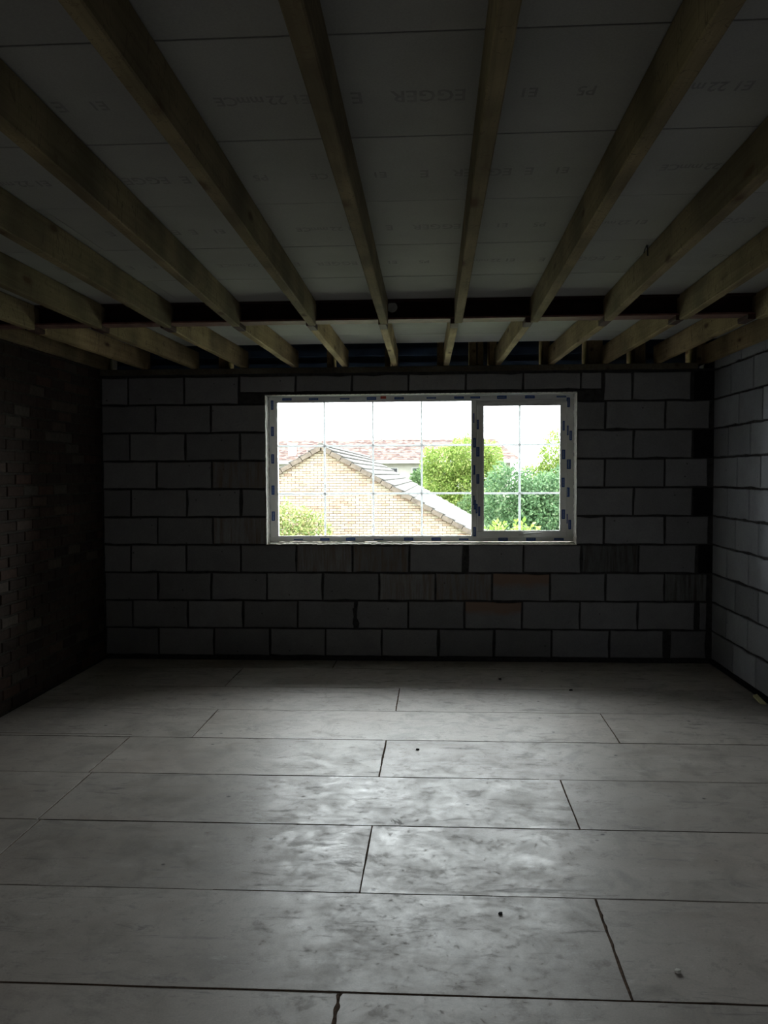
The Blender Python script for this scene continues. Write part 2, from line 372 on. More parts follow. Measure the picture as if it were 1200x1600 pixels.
# ================================================================== LEFT BRICK WALL
wall_left = struct(MB().box(-.33, -.008, FRONT-.3, FILL_OPENING[0], -.05, 2.62).box(-.33, -.008, FILL_OPENING[1], .45, -.05, 2.62).box(-.33, -.008, FILL_OPENING[0], FILL_OPENING[1], -.05, FILL_OPENING[2]).box(-.33, -.008, FILL_OPENING[0], FILL_OPENING[1], FILL_OPENING[3], 2.62).build('wall_left', M['brick_mortar']), 'dark old brick wall on the left side', 'wall')
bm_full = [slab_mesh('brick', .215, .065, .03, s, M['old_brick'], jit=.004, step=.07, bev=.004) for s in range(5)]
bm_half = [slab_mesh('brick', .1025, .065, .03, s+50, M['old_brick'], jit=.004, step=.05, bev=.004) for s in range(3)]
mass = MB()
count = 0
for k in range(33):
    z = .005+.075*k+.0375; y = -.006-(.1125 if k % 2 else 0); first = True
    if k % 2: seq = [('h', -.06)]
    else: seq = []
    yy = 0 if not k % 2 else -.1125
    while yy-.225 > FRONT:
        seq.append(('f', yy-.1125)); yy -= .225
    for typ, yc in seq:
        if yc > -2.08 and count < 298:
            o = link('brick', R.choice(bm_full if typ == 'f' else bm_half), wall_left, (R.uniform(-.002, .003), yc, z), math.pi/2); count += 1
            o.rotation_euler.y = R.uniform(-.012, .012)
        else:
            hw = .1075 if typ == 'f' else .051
            if FILL_OPENING[0]-hw < yc < FILL_OPENING[1]+hw and FILL_OPENING[2]-.03 < z < FILL_OPENING[3]+.03: continue
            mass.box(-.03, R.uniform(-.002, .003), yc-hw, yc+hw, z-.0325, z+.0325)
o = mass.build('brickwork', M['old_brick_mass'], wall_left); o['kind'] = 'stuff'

# ================================================================== RIGHT BLOCK WALL
wall_right = struct(MB().box(W+.012, W+.33, FRONT-.3, .45, -.05, 2.62).build('wall_right', M['mortar']), 'lighter grey block wall on the right side', 'wall')
RW = {9: -.862, 8: -.58, 7: -.36, 6: -.556, 5: -.352, 4: -.533, 3: -.352, 2: -.546, 1: -.352, 0: -.513}
for k in range(11):
    za, zb = Z0+.225*k+J, Z0+.225*(k+1)-J+.001
    if k == 10: zb = 2.482
    ys = [-.012]; y = RW.get(k, -.62)
    if k == 9: ys.append(-.40)
    while y > FRONT: ys.append(y); y -= .455
    ys.append(FRONT)
    for a, b in zip(ys, ys[1:]):
        if a-b < .05: continue
        block(wall_right, a-b-2*J, za, zb, (W, (a+b)/2, (za+zb)/2), 'block_right', -math.pi/2)
MB().bbox(W-.012, W+.02, FRONT, 0, 0, Z0+.002, .004).build('base_mortar', M['tar'], wall_right)

# ================================================================== FRONT WALL (behind the camera)
mb = MB().box(-.33, W+.33, FRONT-.3, FRONT, -.05, 2.62)
struct(mb.build('wall_front', M['old_brick_mass']), 'brick wall behind the camera', 'wall')

# ================================================================== FLOOR
floor = struct(MB().box(-.3, W+.3, FRONT-.3, .3, -.12, -.026).build('floor', M['subfloor']), 'floor of large grey chipboard panels', 'floor')
ry = [-.012, -.3037]+[-.3037-.6*i for i in range(1, 19)]
cuts = {0: [1.9], 1: [1.207], 2: [2.445], 3: [1.313, 3.715], 4: [.955, 2.420], 5: [.972, 3.303], 6: [.985, 2.430], 7: [3.257], 8: [2.425], 9: [1.2, 3.6]}
for i, (ya, yb) in enumerate(zip(ry, ry[1:])):
    if yb < FRONT: yb = FRONT
    if ya <= FRONT: break
    xs = [.008]+cuts.get(i, [1.2+.6*(i % 3), 3.6])+[W-.008]
    for a, b in zip(xs, xs[1:]):
        g = .0016+.0012*R.random(); w, l = b-a-2*g, ya-yb-2*g
        n = 14; m2 = MB(); top = []; ed = []
        def side(ax, ay, bx, by, nx, ny, n):
            for q in range(n):
                f = q/n; j = R.random()*.0022*(2.5 if R.random() < .12 else 1); top.append((ax+(bx-ax)*f+nx*j, ay+(by-ay)*f+ny*j))
        side(-w/2, -l/2, w/2, -l/2, 0, 1, n); side(w/2, -l/2, w/2, l/2, -1, 0, 4); side(w/2, l/2, -w/2, l/2, 0, -1, n); side(-w/2, l/2, -w/2, -l/2, 1, 0, 4)
        n = len(top); dz = R.uniform(-.0012, .0004)
        vs = [(x*(1-.0012/w), y*(1-.0012/l), dz) for x, y in top]+[(x, y, dz-.0012) for x, y in top]+[(x, y, -.022) for x, y in top]
        m2.add(vs, [tuple(range(n))]+[(q, n+q, n+(q+1) % n, (q+1) % n) for q in range(n)]+[(n+q, 2*n+q, 2*n+(q+1) % n, n+(q+1) % n) for q in range(n)])
        m2.build('floor_board', M['floor_board'], floor, ((a+b)/2, (ya+yb)/2, 0))
def bead(x, y0, y1, w, seed, parent, horizontal=False, h=.002):
    r = random.Random(seed); n = 16; L = []; Rr = []
    for i in range(n+1):
        y = y0+(y1-y0)*i/n; taper = .35+.65*abs(math.sin(i*1.3+seed)); ww = w*taper*(.7+.6*r.random())
        c = x+r.uniform(-.002, .002); L.append((c-ww/2, y)); Rr.append((c+ww/2, y))
    mid = [((a[0]+b[0])/2, a[1]) for a, b in zip(L, Rr)]; sw = (lambda p, z: (p[1], p[0], z)) if horizontal else (lambda p, z: (p[0], p[1], z))
    vs = [sw(p, -.002) for p in L]+[sw(p, h) for p in mid]+[sw(p, -.002) for p in Rr]; n1 = n+1
    fs = [(i, i+1, n1+i+1, n1+i) for i in range(n)]+[(n1+i, n1+i+1, 2*n1+i+1, 2*n1+i) for i in range(n)]
    MB().add(vs, fs).build('glue_fill_bead', M['glue_and_fill'], parent)
bead(3.257, -3.91, -4.50, .016, 1, floor); bead(2.425, -4.51, -5.05, .022, 2, floor); bead(2.445, -.91, -1.50, .012, 3, floor)
bead(2.420, -2.11, -2.70, .010, 4, floor); bead(3.303, -2.71, -3.30, .007, 5, floor); bead(2.430, -3.31, -3.90, .006, 6, floor)
for i, (ya, yb) in enumerate(zip(ry, ry[1:])):
    for x in cuts.get(i, []):
        if yb > -5.2: bead(x, ya-.004, yb+.004, .0065, 40+i, floor, h=.0002)  # dark filler added to cover joint edges that catch the window light
for i, (y, x0, x1, w) in enumerate(((-4.504, 0.4, 4.4, .006), (-3.904, 1.9, 2.9, .006), (-3.304, 1.0, 4.0, .005), (-2.704, 1.6, 3.2, .004), (-2.104, 1.3, 2.4, .007), (-2.062, .02, .95, .012))):
    bead(y, x0, x1, w, 10+i, floor, True, .0012)
for i, (x, y, w, l, a) in enumerate(((2.27, -4.50, .03, .018, 0),)):
    pass

# ================================================================== STEEL BEAM
beam = MB(); BY = -1.86
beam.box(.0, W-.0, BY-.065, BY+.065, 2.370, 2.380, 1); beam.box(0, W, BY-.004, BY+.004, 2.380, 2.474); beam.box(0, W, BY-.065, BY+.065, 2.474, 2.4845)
beam_o = beam.build('steel_beam', [M['web_paint_shaded'], M['flange_paint_lit']]); tag(beam_o, 'dark red oxide painted steel beam crossing the room under the deck', 'beam')
rear_right = [.058, .388, .79, 1.194, 1.60, 2.003, 2.401, 2.805, 3.209, 3.624, 4.043, 4.45, 4.838]
front_c = [(.030, .030), (.345, .38), (.745, .79), (1.155, 1.22), (1.555, 1.67), (1.996, 2.05), (2.409, 2.447), (2.831, 2.842), (3.260, 3.248), (3.671, 3.645), (4.083, 4.04), (4.50, 4.45), (4.81, 4.80)]
ordn = ['against the left brick wall', 'second from the left wall', 'third from the left wall', 'fourth from the left wall', 'fifth from the left wall', 'sixth from the left wall', 'seventh from the left wall', 'eighth from the left wall',
        'ninth from the left wall', 'tenth from the left wall', 'third from the right wall', 'second from the right wall', 'against the right block wall']
def joist(name, xa, ya, xb, yb, mat, label, group, tongue_front=None, tongue_rear=None, wdt=.045):
    """(xa,ya) is the end nearer the window"""
    L = math.hypot(xb-xa, yb-ya); n = 10; b = .004; h0, h1 = 2.342, DECK-.001; m = MB(); r = random.Random(name+label); vs = []
    hw = wdt/2
    for i in range(n+1):
        y = -L*i/n; ox = r.uniform(-.0012, .0012) if 0 < i < n else 0; oz = r.uniform(-.0015, .0015)
        ring = [(-hw+b, h0+oz), (hw-b, h0+oz), (hw, h0+b+oz), (hw, h1-b), (hw-b, h1), (-hw+b, h1), (-hw, h1-b), (-hw, h0+b+oz)]
        vs += [(x+ox, y, z-h0) for x, z in ring]
    fs = [(i*8+k, i*8+8+k, i*8+8+(k+1) % 8, i*8+(k+1) % 8) for i in range(n) for k in range(8)]+[tuple(range(8)), tuple(range(n*8+7, n*8-1, -1))]
    m.add(vs, fs)
    if tongue_front: m.box(-hw+.001, hw-.001, -.001, tongue_front, 2.382-h0, 2.472-h0)
    if tongue_rear: m.box(-hw+.001, hw-.001, -L-tongue_rear, -L+.001, 2.382-h0, 2.472-h0)
    o = m.build(name, M[mat]); o.location = (xa, ya, h0); o.rotation_euler = (0, 0, math.atan2((xb-xa), -(yb-ya))); 
    return tag(o, label, 'joist', group)
fj = []
for (xs, xe), wd in zip(front_c, ordn):
    slope = (xe-xs)/3.45; xend = xs+slope*(abs(FRONT)-1.93)
    xend = min(max(xend, .03), W-.03)
    if wd.startswith('against'): xend = xs
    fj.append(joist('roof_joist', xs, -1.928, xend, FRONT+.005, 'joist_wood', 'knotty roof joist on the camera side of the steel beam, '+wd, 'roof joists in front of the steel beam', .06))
off = [0, -.036, -.042, -.037, -.023, .003, .020, .027, .044, .066, .045, .03, -.005]
for xr, of, wd in zip(rear_right, off, ordn):
    xa = xr-.0225; xb = xa+of
    if wd.startswith('against the left'): xa = xb = .030
    if wd.startswith('against the right'): xa = xb = W-.034
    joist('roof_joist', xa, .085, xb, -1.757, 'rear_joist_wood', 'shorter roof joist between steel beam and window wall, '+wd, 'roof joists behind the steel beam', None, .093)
    MB().bbox(xb-.0225, xb+.0225, -1.925, -1.760, 2.342, 2.3698, .002).build('cleat', M['red_oxide'], beam_o)

# ================================================================== DECK (ceiling)
ceil = MB().box(-.3, W+.3, FRONT-.3, -.24, 2.512, 2.62).box(-.3, W+.3, -.2401, .5, 2.60, 2.62).build('ceiling', M['roof_insulation'])
struct(ceil, 'roof deck of grey printed boards over the joists', 'ceiling')
dy = [-.24, -.66, -1.27, -1.88, -2.49, -3.10, -3.71, -4.32, -4.93, -5.54, -6.15, -6.76, -7.37, -7.98, -8.59, -9.20, -9.81, FRONT]
boards = {}
for i, (ya, yb) in enumerate(zip(dy, dy[1:])):
    xs = [.0]+([1.24, 3.66] if i % 2 else [2.42])+[W]
    for a, b in zip(xs, xs[1:]):
        o = MB().bbox(-(b-a)/2+.001, (b-a)/2-.001, -(ya-yb)/2+.0014, (ya-yb)/2-.0034, 0, .022, .0015).build('deck_board', M['deck_board'], ceil, ((a+b)/2, (ya+yb)/2, DECK+R.uniform(0, .0012)))
        boards[(i, round(a, 2))] = (o, a, b)
def text_mesh(s, size):
    cu = bpy.data.curves.new('print', 'FONT'); cu.body = s; cu.size = size; cu.align_x = 'CENTER'; cu.align_y = 'CENTER'; cu.resolution_u = 2; cu.extrude = 0
    cu.offset = .0012
    t = bpy.data.objects.new('print', cu); C.objects.link(t); dg = bpy.context.evaluated_depsgraph_get(); dg.update()
    me = bpy.data.meshes.new_from_object(t.evaluated_get(dg)); bpy.data.objects.remove(t); me.materials.clear(); me.materials.append(M['print_ink']); return me
tm = {s: text_mesh(s, z) for s, z in (('EGGER', .075), ('E', .075), ('22', .06), ('mm', .055), ('CE', .06), ('E1', .06), ('P5', .06))}
strip = [('CE', 2.15), ('mm', 2.215), ('22', 2.285), ('E1', 2.35), ('E', 2.50), ('EGGER', 2.69), ('E', 2.845), ('P5', 1.95), ('E1', 1.80)]
for yr, shift, row in ((-4.60, 0, 7), (-4.00, 1.32, 6), (-3.37, .02, 5), (-2.79, .70, 4)):
    for k in (-3, -2, -1, 0, 1, 2):
        for s, x in strip:
            xx = x+shift+k*1.15
            if not (.1 < xx < W-.1): continue
            for (i, a), (o, xa, xb) in boards.items():
                if i == row and xa+.05 < xx < xb-.05:
                    t = bpy.data.objects.new('print', tm[s]); C.objects.link(t); t.parent = o
                    # printed on the underside, reading from right to left for the camera
                    t.location = (xx-(xa+xb)/2, yr-o.location.y, -.0006); t.rotation_euler = (math.pi, 0, math.pi)
                    t.scale = (.86, 1.3, 1)

# pale disc standing for light through a hole in the beam web, cable tie on a joist
hole_disc = MB(); n = 20
hole_disc.add([(math.cos(a*2*math.pi/n)*r, y, math.sin(a*2*math.pi/n)*r) for r, y in ((.030, 0), (.030, -.004), (.026, -.006)) for a in range(n)],
        [(q*n+i, q*n+(i+1) % n, (q+1)*n+(i+1) % n, (q+1)*n+i) for q in range(2) for i in range(n)]+[tuple(range(2*n, 3*n))])
o = hole_disc.build('lit_hole_disc', M['lit_hole_pale']); o.location = (2.453, BY-.0042, 2.45); tag(o, 'small pale round disc standing for light through a hole in the dark beam web', 'disc')
jx = 3.629
tie = MB().tube([(jx, -3.02, 2.436), (jx-.001, -3.02, 2.47), (jx-.003, -3.021, 2.482)], .003).tube([(jx, -3.02, 2.480), (jx-.008, -3.035, 2.478), (jx-.016, -3.055, 2.466)], .0025).tube([(jx, -3.02, 2.480), (jx-.004, -2.99, 2.476), (jx-.004, -2.965, 2.463)], .0025)
tag(tie.build('bent_nail', M['black_plastic']), 'bent black nail hanging on the side of a roof joist', 'nail')

# ================================================================== WINDOW OPENING TRIM
lin = MB().box(1.339, 3.802, -.004, .125, 2.1225, 2.1278)
for i in range(62):
    x = 1.36+i*.0395
    if .0 < i: lin.box(x, x+.026, -.0085, -.004, 2.1215, 2.1262, 1)
lo = lin.build('steel_lintel', [M['galvanised'], M['foam']]); tag(lo, 'thin steel lintel with a row of pale keys above the window', 'lintel')
def lumpy(name, axis, x, y0, y1, z0, z1, t, seed, mat):
    r = random.Random(seed); m = MB(); n = 40
    for i in range(n):
        f0, f1 = i/n, (i+1)/n; tt = t*r.uniform(.5, 1.15); yo = y0+r.uniform(-.004, .006)
        if axis == 'z': m.box(min(x, x+tt), max(x, x+tt), yo, y1, z0+(z1-z0)*f0, z0+(z1-z0)*f1)
        else: m.box(x+(t*0)+(y0*0)+0, x, 0, 0, 0, 0)
    return m
r_ = random.Random(3); m = MB(); m_right = MB()
for i in range(46):
    za = .93+i*(2.12-.93)/46; zb = za+(2.12-.93)/46; m.box(1.3375, 1.3425+r_.uniform(-.002, .002), -.002+r_.uniform(0, .004), .135, za, zb)
    m_right.box(3.7985+r_.uniform(-.003, .002), 3.8035, -.003+r_.uniform(0, .004), .135, za, zb)
m.build('reveal_filler', M['foam'], wall_back)['label'] = 'pale filler lining the left side of the window opening'
m_right.build('reveal_filler', M['foam'], wall_back)['label'] = 'pale filler lining the right side of the window opening'
m = MB()
for i in range(120):
    xa = 1.338+i*(3.803-1.338)/120; xb = xa+.0206; big = 1 if xa < 2.5 else .45
    hh = .932+.007*big*r_.random(); m.box(xa, xb, -.002+r_.uniform(-.003, .004), .07, .9275, hh)
    m.box(xa, xb, .06, .20, .9275, .9365+.006*big*r_.random())
m.build('sill_mortar', M['pale_mortar']); tag(bpy.data.objects['sill_mortar'], 'rough pale mortar bed under the window frame', 'mortar')

# ================================================================== WINDOW
win = MB(); FY0, FY1 = .135, .20
X0, X1, ZB, ZT = 1.345, 3.797, .943, 2.121
win.bbox(X0, X1, FY0, FY1, ZB, .984, .004); win.bbox(X0, X1, FY0, FY1, 2.079, ZT, .004)
win.bbox(3.0271, 3.7419, FY0, FY1, 2.056, 2.0789, .004); win.bbox(X0, 1.409, FY0, FY1, .984, 2.079, .004); win.bbox(3.742, X1, FY0, FY1, .984, 2.079, .004)
window = struct(win.build('window_1', M['upvc']), 'white plastic two-light window frame with blue printed tape', 'window')
MB().bbox(2.991, 3.027, FY0, FY1, .984, 2.079, .004).build('mullion', M['upvc'], window)
def ring(x0, x1, z0, z1, w, y0, y1, b=.003):
    return MB().bbox(x0, x1, y0, y1, z0, z0+w, b).bbox(x0, x1, y0, y1, z1-w, z1, b).bbox(x0, x0+w, y0, y1, z0+w, z1-w, b).bbox(x1-w, x1, y0, y1, z0+w, z1-w, b)
ring(1.400, 2.998, .977, 2.086, .014, .128, .150).build('glazing_bead', M['upvc'], window)
sash = MB().bbox(3.027, 3.742, .118, .172, .975, 1.028, .004).bbox(3.027, 3.742, .118, .172, 2.034, 2.063, .004).bbox(3.027, 3.078, .118, .172, 1.028, 2.034, .004).bbox(3.692, 3.742, .118, .172, 1.028, 2.034, .004).build('opening_sash', M['upvc'], window)
ring(3.074, 3.697, 1.024, 2.040, .010, .112, .130).build('glazing_bead', M['upvc'], sash)
for yp in (.152, .168):
    MB().box(1.409, 2.990, yp, yp+.003, .986, 2.078).build('pane', M['glass'], window)
    MB().box(3.080, 3.691, yp, yp+.003, 1.030, 2.033).build('pane', M['glass'], sash)
for x in (1.795, 2.191, 2.585): MB().bbox(x-.008, x+.008, .1565, .1660, .986, 2.078, .002).build('glazing_bar', M['upvc_bar'], window)
for z in (1.334, 1.723): MB().bbox(1.409, 2.990, .1570, .1655, z-.008, z+.008, .002).build('glazing_bar', M['upvc_bar'], window)
MB().bbox(3.372-.009, 3.372+.009, .1565, .1660, 1.030, 2.033, .002).build('glazing_bar', M['upvc_bar'], sash)
for z in (1.332, 1.722): MB().bbox(3.080, 3.691, .1570, .1655, z-.008, z+.008, .002).build('glazing_bar', M['upvc_bar'], sash)
hd = MB().bbox(3.36, 3.46, .106, .1185, .994, 1.012, .004).tube([(3.402, .110, 1.004), (3.402, .075, 1.004)], [.011, .009], 10)
hd.tube([(3.398, .076, 1.003), (3.425, .071, 1.008), (3.48, .068, 1.014), (3.54, .068, 1.016)], [.011, .010, .008, .006], 10)
hd.build('handle', M['handle_white'], sash)
lg = MB().box(-.038, .038, -.0006, 0, -.0115, .0115).mesh('logo_print', M['logo_blue'])
def logo(x, z, vert, y=FY0, s=1.0, parent=None, tilt=0):
    o = link('logo_print', lg, parent or window, (x, y-.0004, z)); o.rotation_euler = (0, (math.pi/2 if vert else 0)+tilt, 0); o.scale = (1, 1, s)
PX = lambda x: 1.344+(x-422)*(3.797-1.344)/(896-422)
PZ = lambda y: 2.123-(y-619)*(2.123-.940)/(847-619)
for x, s in ((451, .8), (493, .7), (542, .5), (584, 1), (627, .8), (677, .5), (720, .8), (745, .7), (786, 1.1), (829, 1.0), (877, .5)): logo(PX(x), 2.101, False, s=s)
for x, s in ((467, .45), (509, .8), (550, 1), (594, .45), (641, 1), (684, 1), (727, .6), (788, 1.3), (831, 1.2), (874, .8)): logo(PX(x), .964-(.002 if s < .9 else 0), False, s=s)
for y, s in ((632, .9), (673, 1), (716, 1), (765, 1.05), (806, 1.1)): logo(1.372, PZ(y), True, s=s)
for x, y, s in ((889, 632, 1.1), (888, 675, .8), (893, 683, .9), (890, 727, 1.5), (888.5, 770, 1.4), (887, 811, .8), (892, 820, .9)): logo(PX(x)-.008, PZ(y), True, s=s)
for x, y, s in ((742, 655, .5), (743.5, 693, 1.1), (742, 735, 1), (741, 782, .6), (744.5, 789, .7), (743.5, 831, 1.1)): logo(min(3.015, max(3.003, PX(x))), PZ(y), True, s=s)
for x, y, s in ((750, 665, .7), (750, 707, 1.1), (750, 749, 1), (748, 795, .7), (752, 799, .7)): logo(PX(x)-.006, PZ(y), True, .118, s, sash)
for x, y, s in ((881, 668, .7), (881, 712, 1.1), (880.5, 755, 1), (881, 804, 1.1)): logo(PX(x)-.004, PZ(y), True, .118, s, sash)
MB().box(2.255, 2.30, FY0-.001, FY0+.001, 2.098, 2.119).build('red_smear', M['red_smear'], window)['label'] = 'small red smear on the top rail'

# ================================================================== SMALL THINGS ON THE FLOOR
def chip(name, x, y, s, seed, mat, label, cat, flat=.4):
    r = random.Random(seed); vs = []
    for lv, z in ((1, 0), (.9, s*flat), ):
        for k in range(7):
            a = k*2*math.pi/7; rr = s*lv*r.uniform(.6, 1.1)/2; vs.append((math.cos(a)*rr*1.3, math.sin(a)*rr, z*r.uniform(.8, 1)))
    fs = [(k, (k+1) % 7, 7+(k+1) % 7, 7+k) for k in range(7)]+[tuple(range(7, 14)), tuple(range(6, -1, -1))]
    o = MB().add(vs, fs).build(name, M[mat]); o.location = (x, y, .0006); return tag(o, label, cat)
chip('mortar_crumb', 3.422, -4.351, .020, 1, 'white_chip', 'white crumb lying on the front right floor board', 'debris')
chip('dark_crumb', 3.62, -.93, .022, 2, 'tar', 'small dark crumb on the far floor right of the window', 'debris')
chip('dark_crumb', 3.16, -.62, .02, 3, 'tar', 'small dark crumb nearest the block wall', 'debris')
chip('dark_crumb', 2.92, -4.03, .014, 4, 'tar', 'tiny dark crumb on the near floor, right of centre', 'debris')
chip('dark_crumb', 2.60, -2.27, .016, 5, 'tar', 'tiny dark crumb in the middle of the floor', 'debris')
oc = MB().add([(0, 0, 0), (.03, .01, 0), (.012, -.20, 0), (-.02, -.19, 0), (0, 0, .012), (.03, .01, .016), (.012, -.20, .010), (-.02, -.19, .006)],
              [(0, 1, 2, 3), (7, 6, 5, 4), (0, 4, 5, 1), (1, 5, 6, 2), (2, 6, 7, 3), (3, 7, 4, 0)]).build('card_offcut', M['yellow_card'])
oc.location = (4.80, -1.05, .0006); tag(oc, 'pale yellow offcut lying against the foot of the right wall', 'offcut')
sc = MB()
for dx, dy_, a, l in ((0, 0, 1.9, .05), (.014, -.012, 2.2, .06), (-.01, .01, 1.6, .03), (.022, .006, 2.0, .04), (.03, -.02, 2.4, .035)):
    c, s = math.cos(a), math.sin(a); w = .003
    sc.add([(dx-c*l/2-s*w, dy_-s*l/2+c*w, 0), (dx-c*l/2+s*w, dy_-s*l/2-c*w, 0), (dx+c*l/2, dy_+s*l/2, 0), (dx-c*l/2-s*w, dy_-s*l/2+c*w, .0008), (dx-c*l/2+s*w, dy_-s*l/2-c*w, .0008), (dx+c*l/2, dy_+s*l/2, .0004)], [(3, 4, 5), (0, 2, 1), (0, 1, 4, 3), (1, 2, 5, 4), (2, 0, 3, 5)])
sc.build('white_scrape', M['scuff_white'], floor, (2.52, -3.25, .0004))

# ================================================================== OUTSIDE
GZ = -2.6
struct(MB().box(-60, 70, .6, 160, GZ-.2, GZ).box(-60, 70, -70, FRONT-.4, GZ-.2, GZ).build('ground', M['grass']), 'grass ground outside', 'ground')

# --- brick outbuilding with gable
GY, AX, AZ, SL = 19.05, -.73, 2.30, .5755
gar = bpy.data.objects.new('garage', None); C.objects.link(gar); gar.location = (AX, GY, GZ)
tag(gar, 'buff brick gabled outbuilding with a pale tiled roof seen through the window', 'building')
HALF = 5.0; L2 = 18
def rel(x, y, z): return (x-AX, y-GY, z-GZ)
ez = AZ-HALF*SL
vs = [rel(AX-HALF, GY+.02, GZ), rel(AX+HALF, GY+.02, GZ), rel(AX+HALF, GY+.02, ez), rel(AX, GY+.02, AZ-.02), rel(AX-HALF, GY+.02, ez)]
vs += [(a, b+L2, c) for a, b, c in vs]
MB().add(vs, [(4, 3, 2, 1, 0), (5, 6, 7, 8, 9)]+[(i, (i+1) % 5, 5+(i+1) % 5, 5+i) for i in range(5)]).build('gable_wall', M['gable_mortar'], gar)
gb = MB().box(-.1055, .1055, 0, .03, -.0305, .0305).mesh('brick', M['buff_brick'])
gh = MB().box(-.051, .051, 0, .03, -.0325, .0325).mesh('brick', M['buff_brick'])
mass = MB(); nb = 0
k0 = int((-.62-GZ)/.075)
for k in range(int((AZ-GZ)/.075)+1):
    z = GZ+.075*k+.0375; half = (AZ-(z+.0325))/SL-.02
    half = min(half, HALF)
    if half < .1: continue
    x = -math.ceil(half/.225)*.225+(.1125 if k % 2 else 0)
    while x < half:
        a, b = max(x+.005, -half), min(x+.220, half); x += .225
        if b-a < .03: continue
        xc, wx = (a+b)/2, b-a
        if abs(wx-.215) < .002 and -.38 < z < 1.0 and .55 < xc+AX+.0 < 3.75 and nb < 300:
            o = link('brick', gb, gar, (xc, -.002+R.uniform(-.002, .002), z-GZ)); nb += 1
        else: mass.box(a+.002, b-.002, R.uniform(-.004, .0), .03, z-.0305-GZ, z+.0305-GZ)
mass.build('brickwork', M['buff_brick_mass'], gar)['kind'] = 'stuff'
# roof: stepped courses of tiles following the slope on both sides, verge strip, ridge tiles
ang = math.atan(SL); gauge = .345; ncourse = int(HALF/math.cos(ang)/gauge)+2
for sgn in (1, -1):
    for i in range(ncourse):
        s0, s1 = i*gauge-.02, (i+1)*gauge+.05
        m = MB(); c, s = math.cos(ang), math.sin(ang); th = .03
        def P(sv, n): return (sgn*(sv*c+n*s), -(sv*s)+n*c)
        q = [P(s0, .030), P(s1, .085), P(s1, .085+th), P(s0, .030+th)]
        vs = [(a, y, b+AZ-GZ) for y in (-.10, L2+.1) for a, b in q]
        m.add(vs, [(0, 1, 2, 3), (7, 6, 5, 4)]+[(j, 4+j, 4+(j+1) % 4, (j+1) % 4) for j in range(4)])
        smooth = m.build('roof_course', M['roof_tile_grey'], gar)
    for i in range(ncourse):
        s0, s1 = i*gauge, (i+1)*gauge-.02; c, s = math.cos(ang), math.sin(ang)
        q = [P(s0, -.07), P(s1, -.05), P(s1, .07), P(s0, .05)]
        vs = [(a, y, b+AZ-GZ) for y in (-.13, .06) for a, b in q]
        MB().add(vs, [(0, 1, 2, 3), (7, 6, 5, 4)]+[(j, 4+j, 4+(j+1) % 4, (j+1) % 4) for j in range(4)]).build('verge_tile', M['verge'], gar)
for i in range(40):
    m = MB(); y0 = -.12+i*.455; pr = [(math.cos(a*math.pi/6)*.11, math.sin(a*math.pi/6)*.09) for a in range(7)]
    m.add([(x, y0, AZ-GZ+.05+z) for x, z in pr]+[(x, y0+.44, AZ-GZ+.05+z) for x, z in pr], [(j, j+1, 8+j, 7+j) for j in range(6)]+[tuple(range(6, -1, -1)), tuple(range(7, 14))])
    m.build('ridge_tile', M['roof_tile_grey'], gar)

# --- house behind
HX0, HX1, HY = -14.0, 7.6, 52.0; EZ, RZ = 2.42, 4.02
hs = bpy.data.objects.new('house', None); C.objects.link(hs); hs.location = (HX0, HY, GZ)
tag(hs, 'distant long house with a brown tiled roof and white eaves behind the trees', 'building')
def HB(x0, x1, y0, y1, z0, z1, name, mat, parent=hs): return MB().box(x0-HX0, x1-HX0, y0-HY, y1-HY, z0-GZ, z1-GZ).build(name, M[mat], parent)
HB(HX0, HX1, HY, HY+8, GZ, EZ-.05, 'wall', 'render_cream')
def rooft():
    t = NT('far_roof_tile', .9, .2); co = t.coords((1, 1, 1), 'Object', False); b = t.n('TexBrick'); t.l(co, b.inputs['Vector'])
    v = t.n('TexVoronoi'); mp = t.n('Mapping'); t.l(t.tc.outputs['Object'], mp.inputs[0]); mp.inputs['Scale'].default_value = (4.2, 0, 9); t.l(mp.outputs[0], v.inputs['Vector']); v.inputs['Scale'].default_value = 1
    t.col(t.ramp(v.outputs['Color'], [(.2, (.08, .05, .045)), (.5, (.14, .09, .075)), (.8, (.20, .145, .125))])); M['far_roof_tile'] = t.m
rooft()
nc = 14
for sgn in (0, 1):
    m = MB()
    for i in range(nc):
        f0, f1 = i/nc, (i+1)/nc+.01
        ya, yb = HY-.4+f0*4.4, HY-.4+f1*4.4; za, zb = EZ+f0*(RZ-EZ)-.0, EZ+f1*(RZ-EZ)-.04
        if sgn: ya, yb = 2*HY+8-ya, 2*HY+8-yb
        xa = HX1+.7-f0*1.5; xb = HX1+.7-f1*1.5
        m.add([(-.3, ya-HY, za-GZ), (xa-HX0, ya-HY, za-GZ), (xb-HX0, yb-HY, zb-GZ), (-.3, yb-HY, zb-GZ), (-.3, ya-HY, za-GZ-.06), (xa-HX0, ya-HY, za-GZ-.06), (xb-HX0, yb-HY, zb-GZ-.06), (-.3, yb-HY, zb-GZ-.06)],
              [(0, 1, 2, 3), (7, 6, 5, 4), (0, 4, 5, 1), (1, 5, 6, 2), (2, 6, 7, 3), (3, 7, 4, 0)])
    m.build('roof', M['far_roof_tile'], hs)
MB().add([(HX1+.7-HX0, -.4, EZ-GZ), (HX1+.7-HX0, 8.4, EZ-GZ), (HX1-.8-HX0, 4, RZ-GZ-.03), (HX1-.2-HX0, 1, EZ-GZ-.2), (HX1-.2-HX0, 7, EZ-GZ-.2)], [(0, 1, 2), (0, 3, 4, 1), (0, 2, 3), (1, 4, 2), (2, 4, 3)]).build('hip', M['far_roof_tile'], hs)
HB(HX0-.3, HX1+.5, HY-.5, HY-.40, EZ-.20, EZ+.02, 'fascia', 'fascia_white')
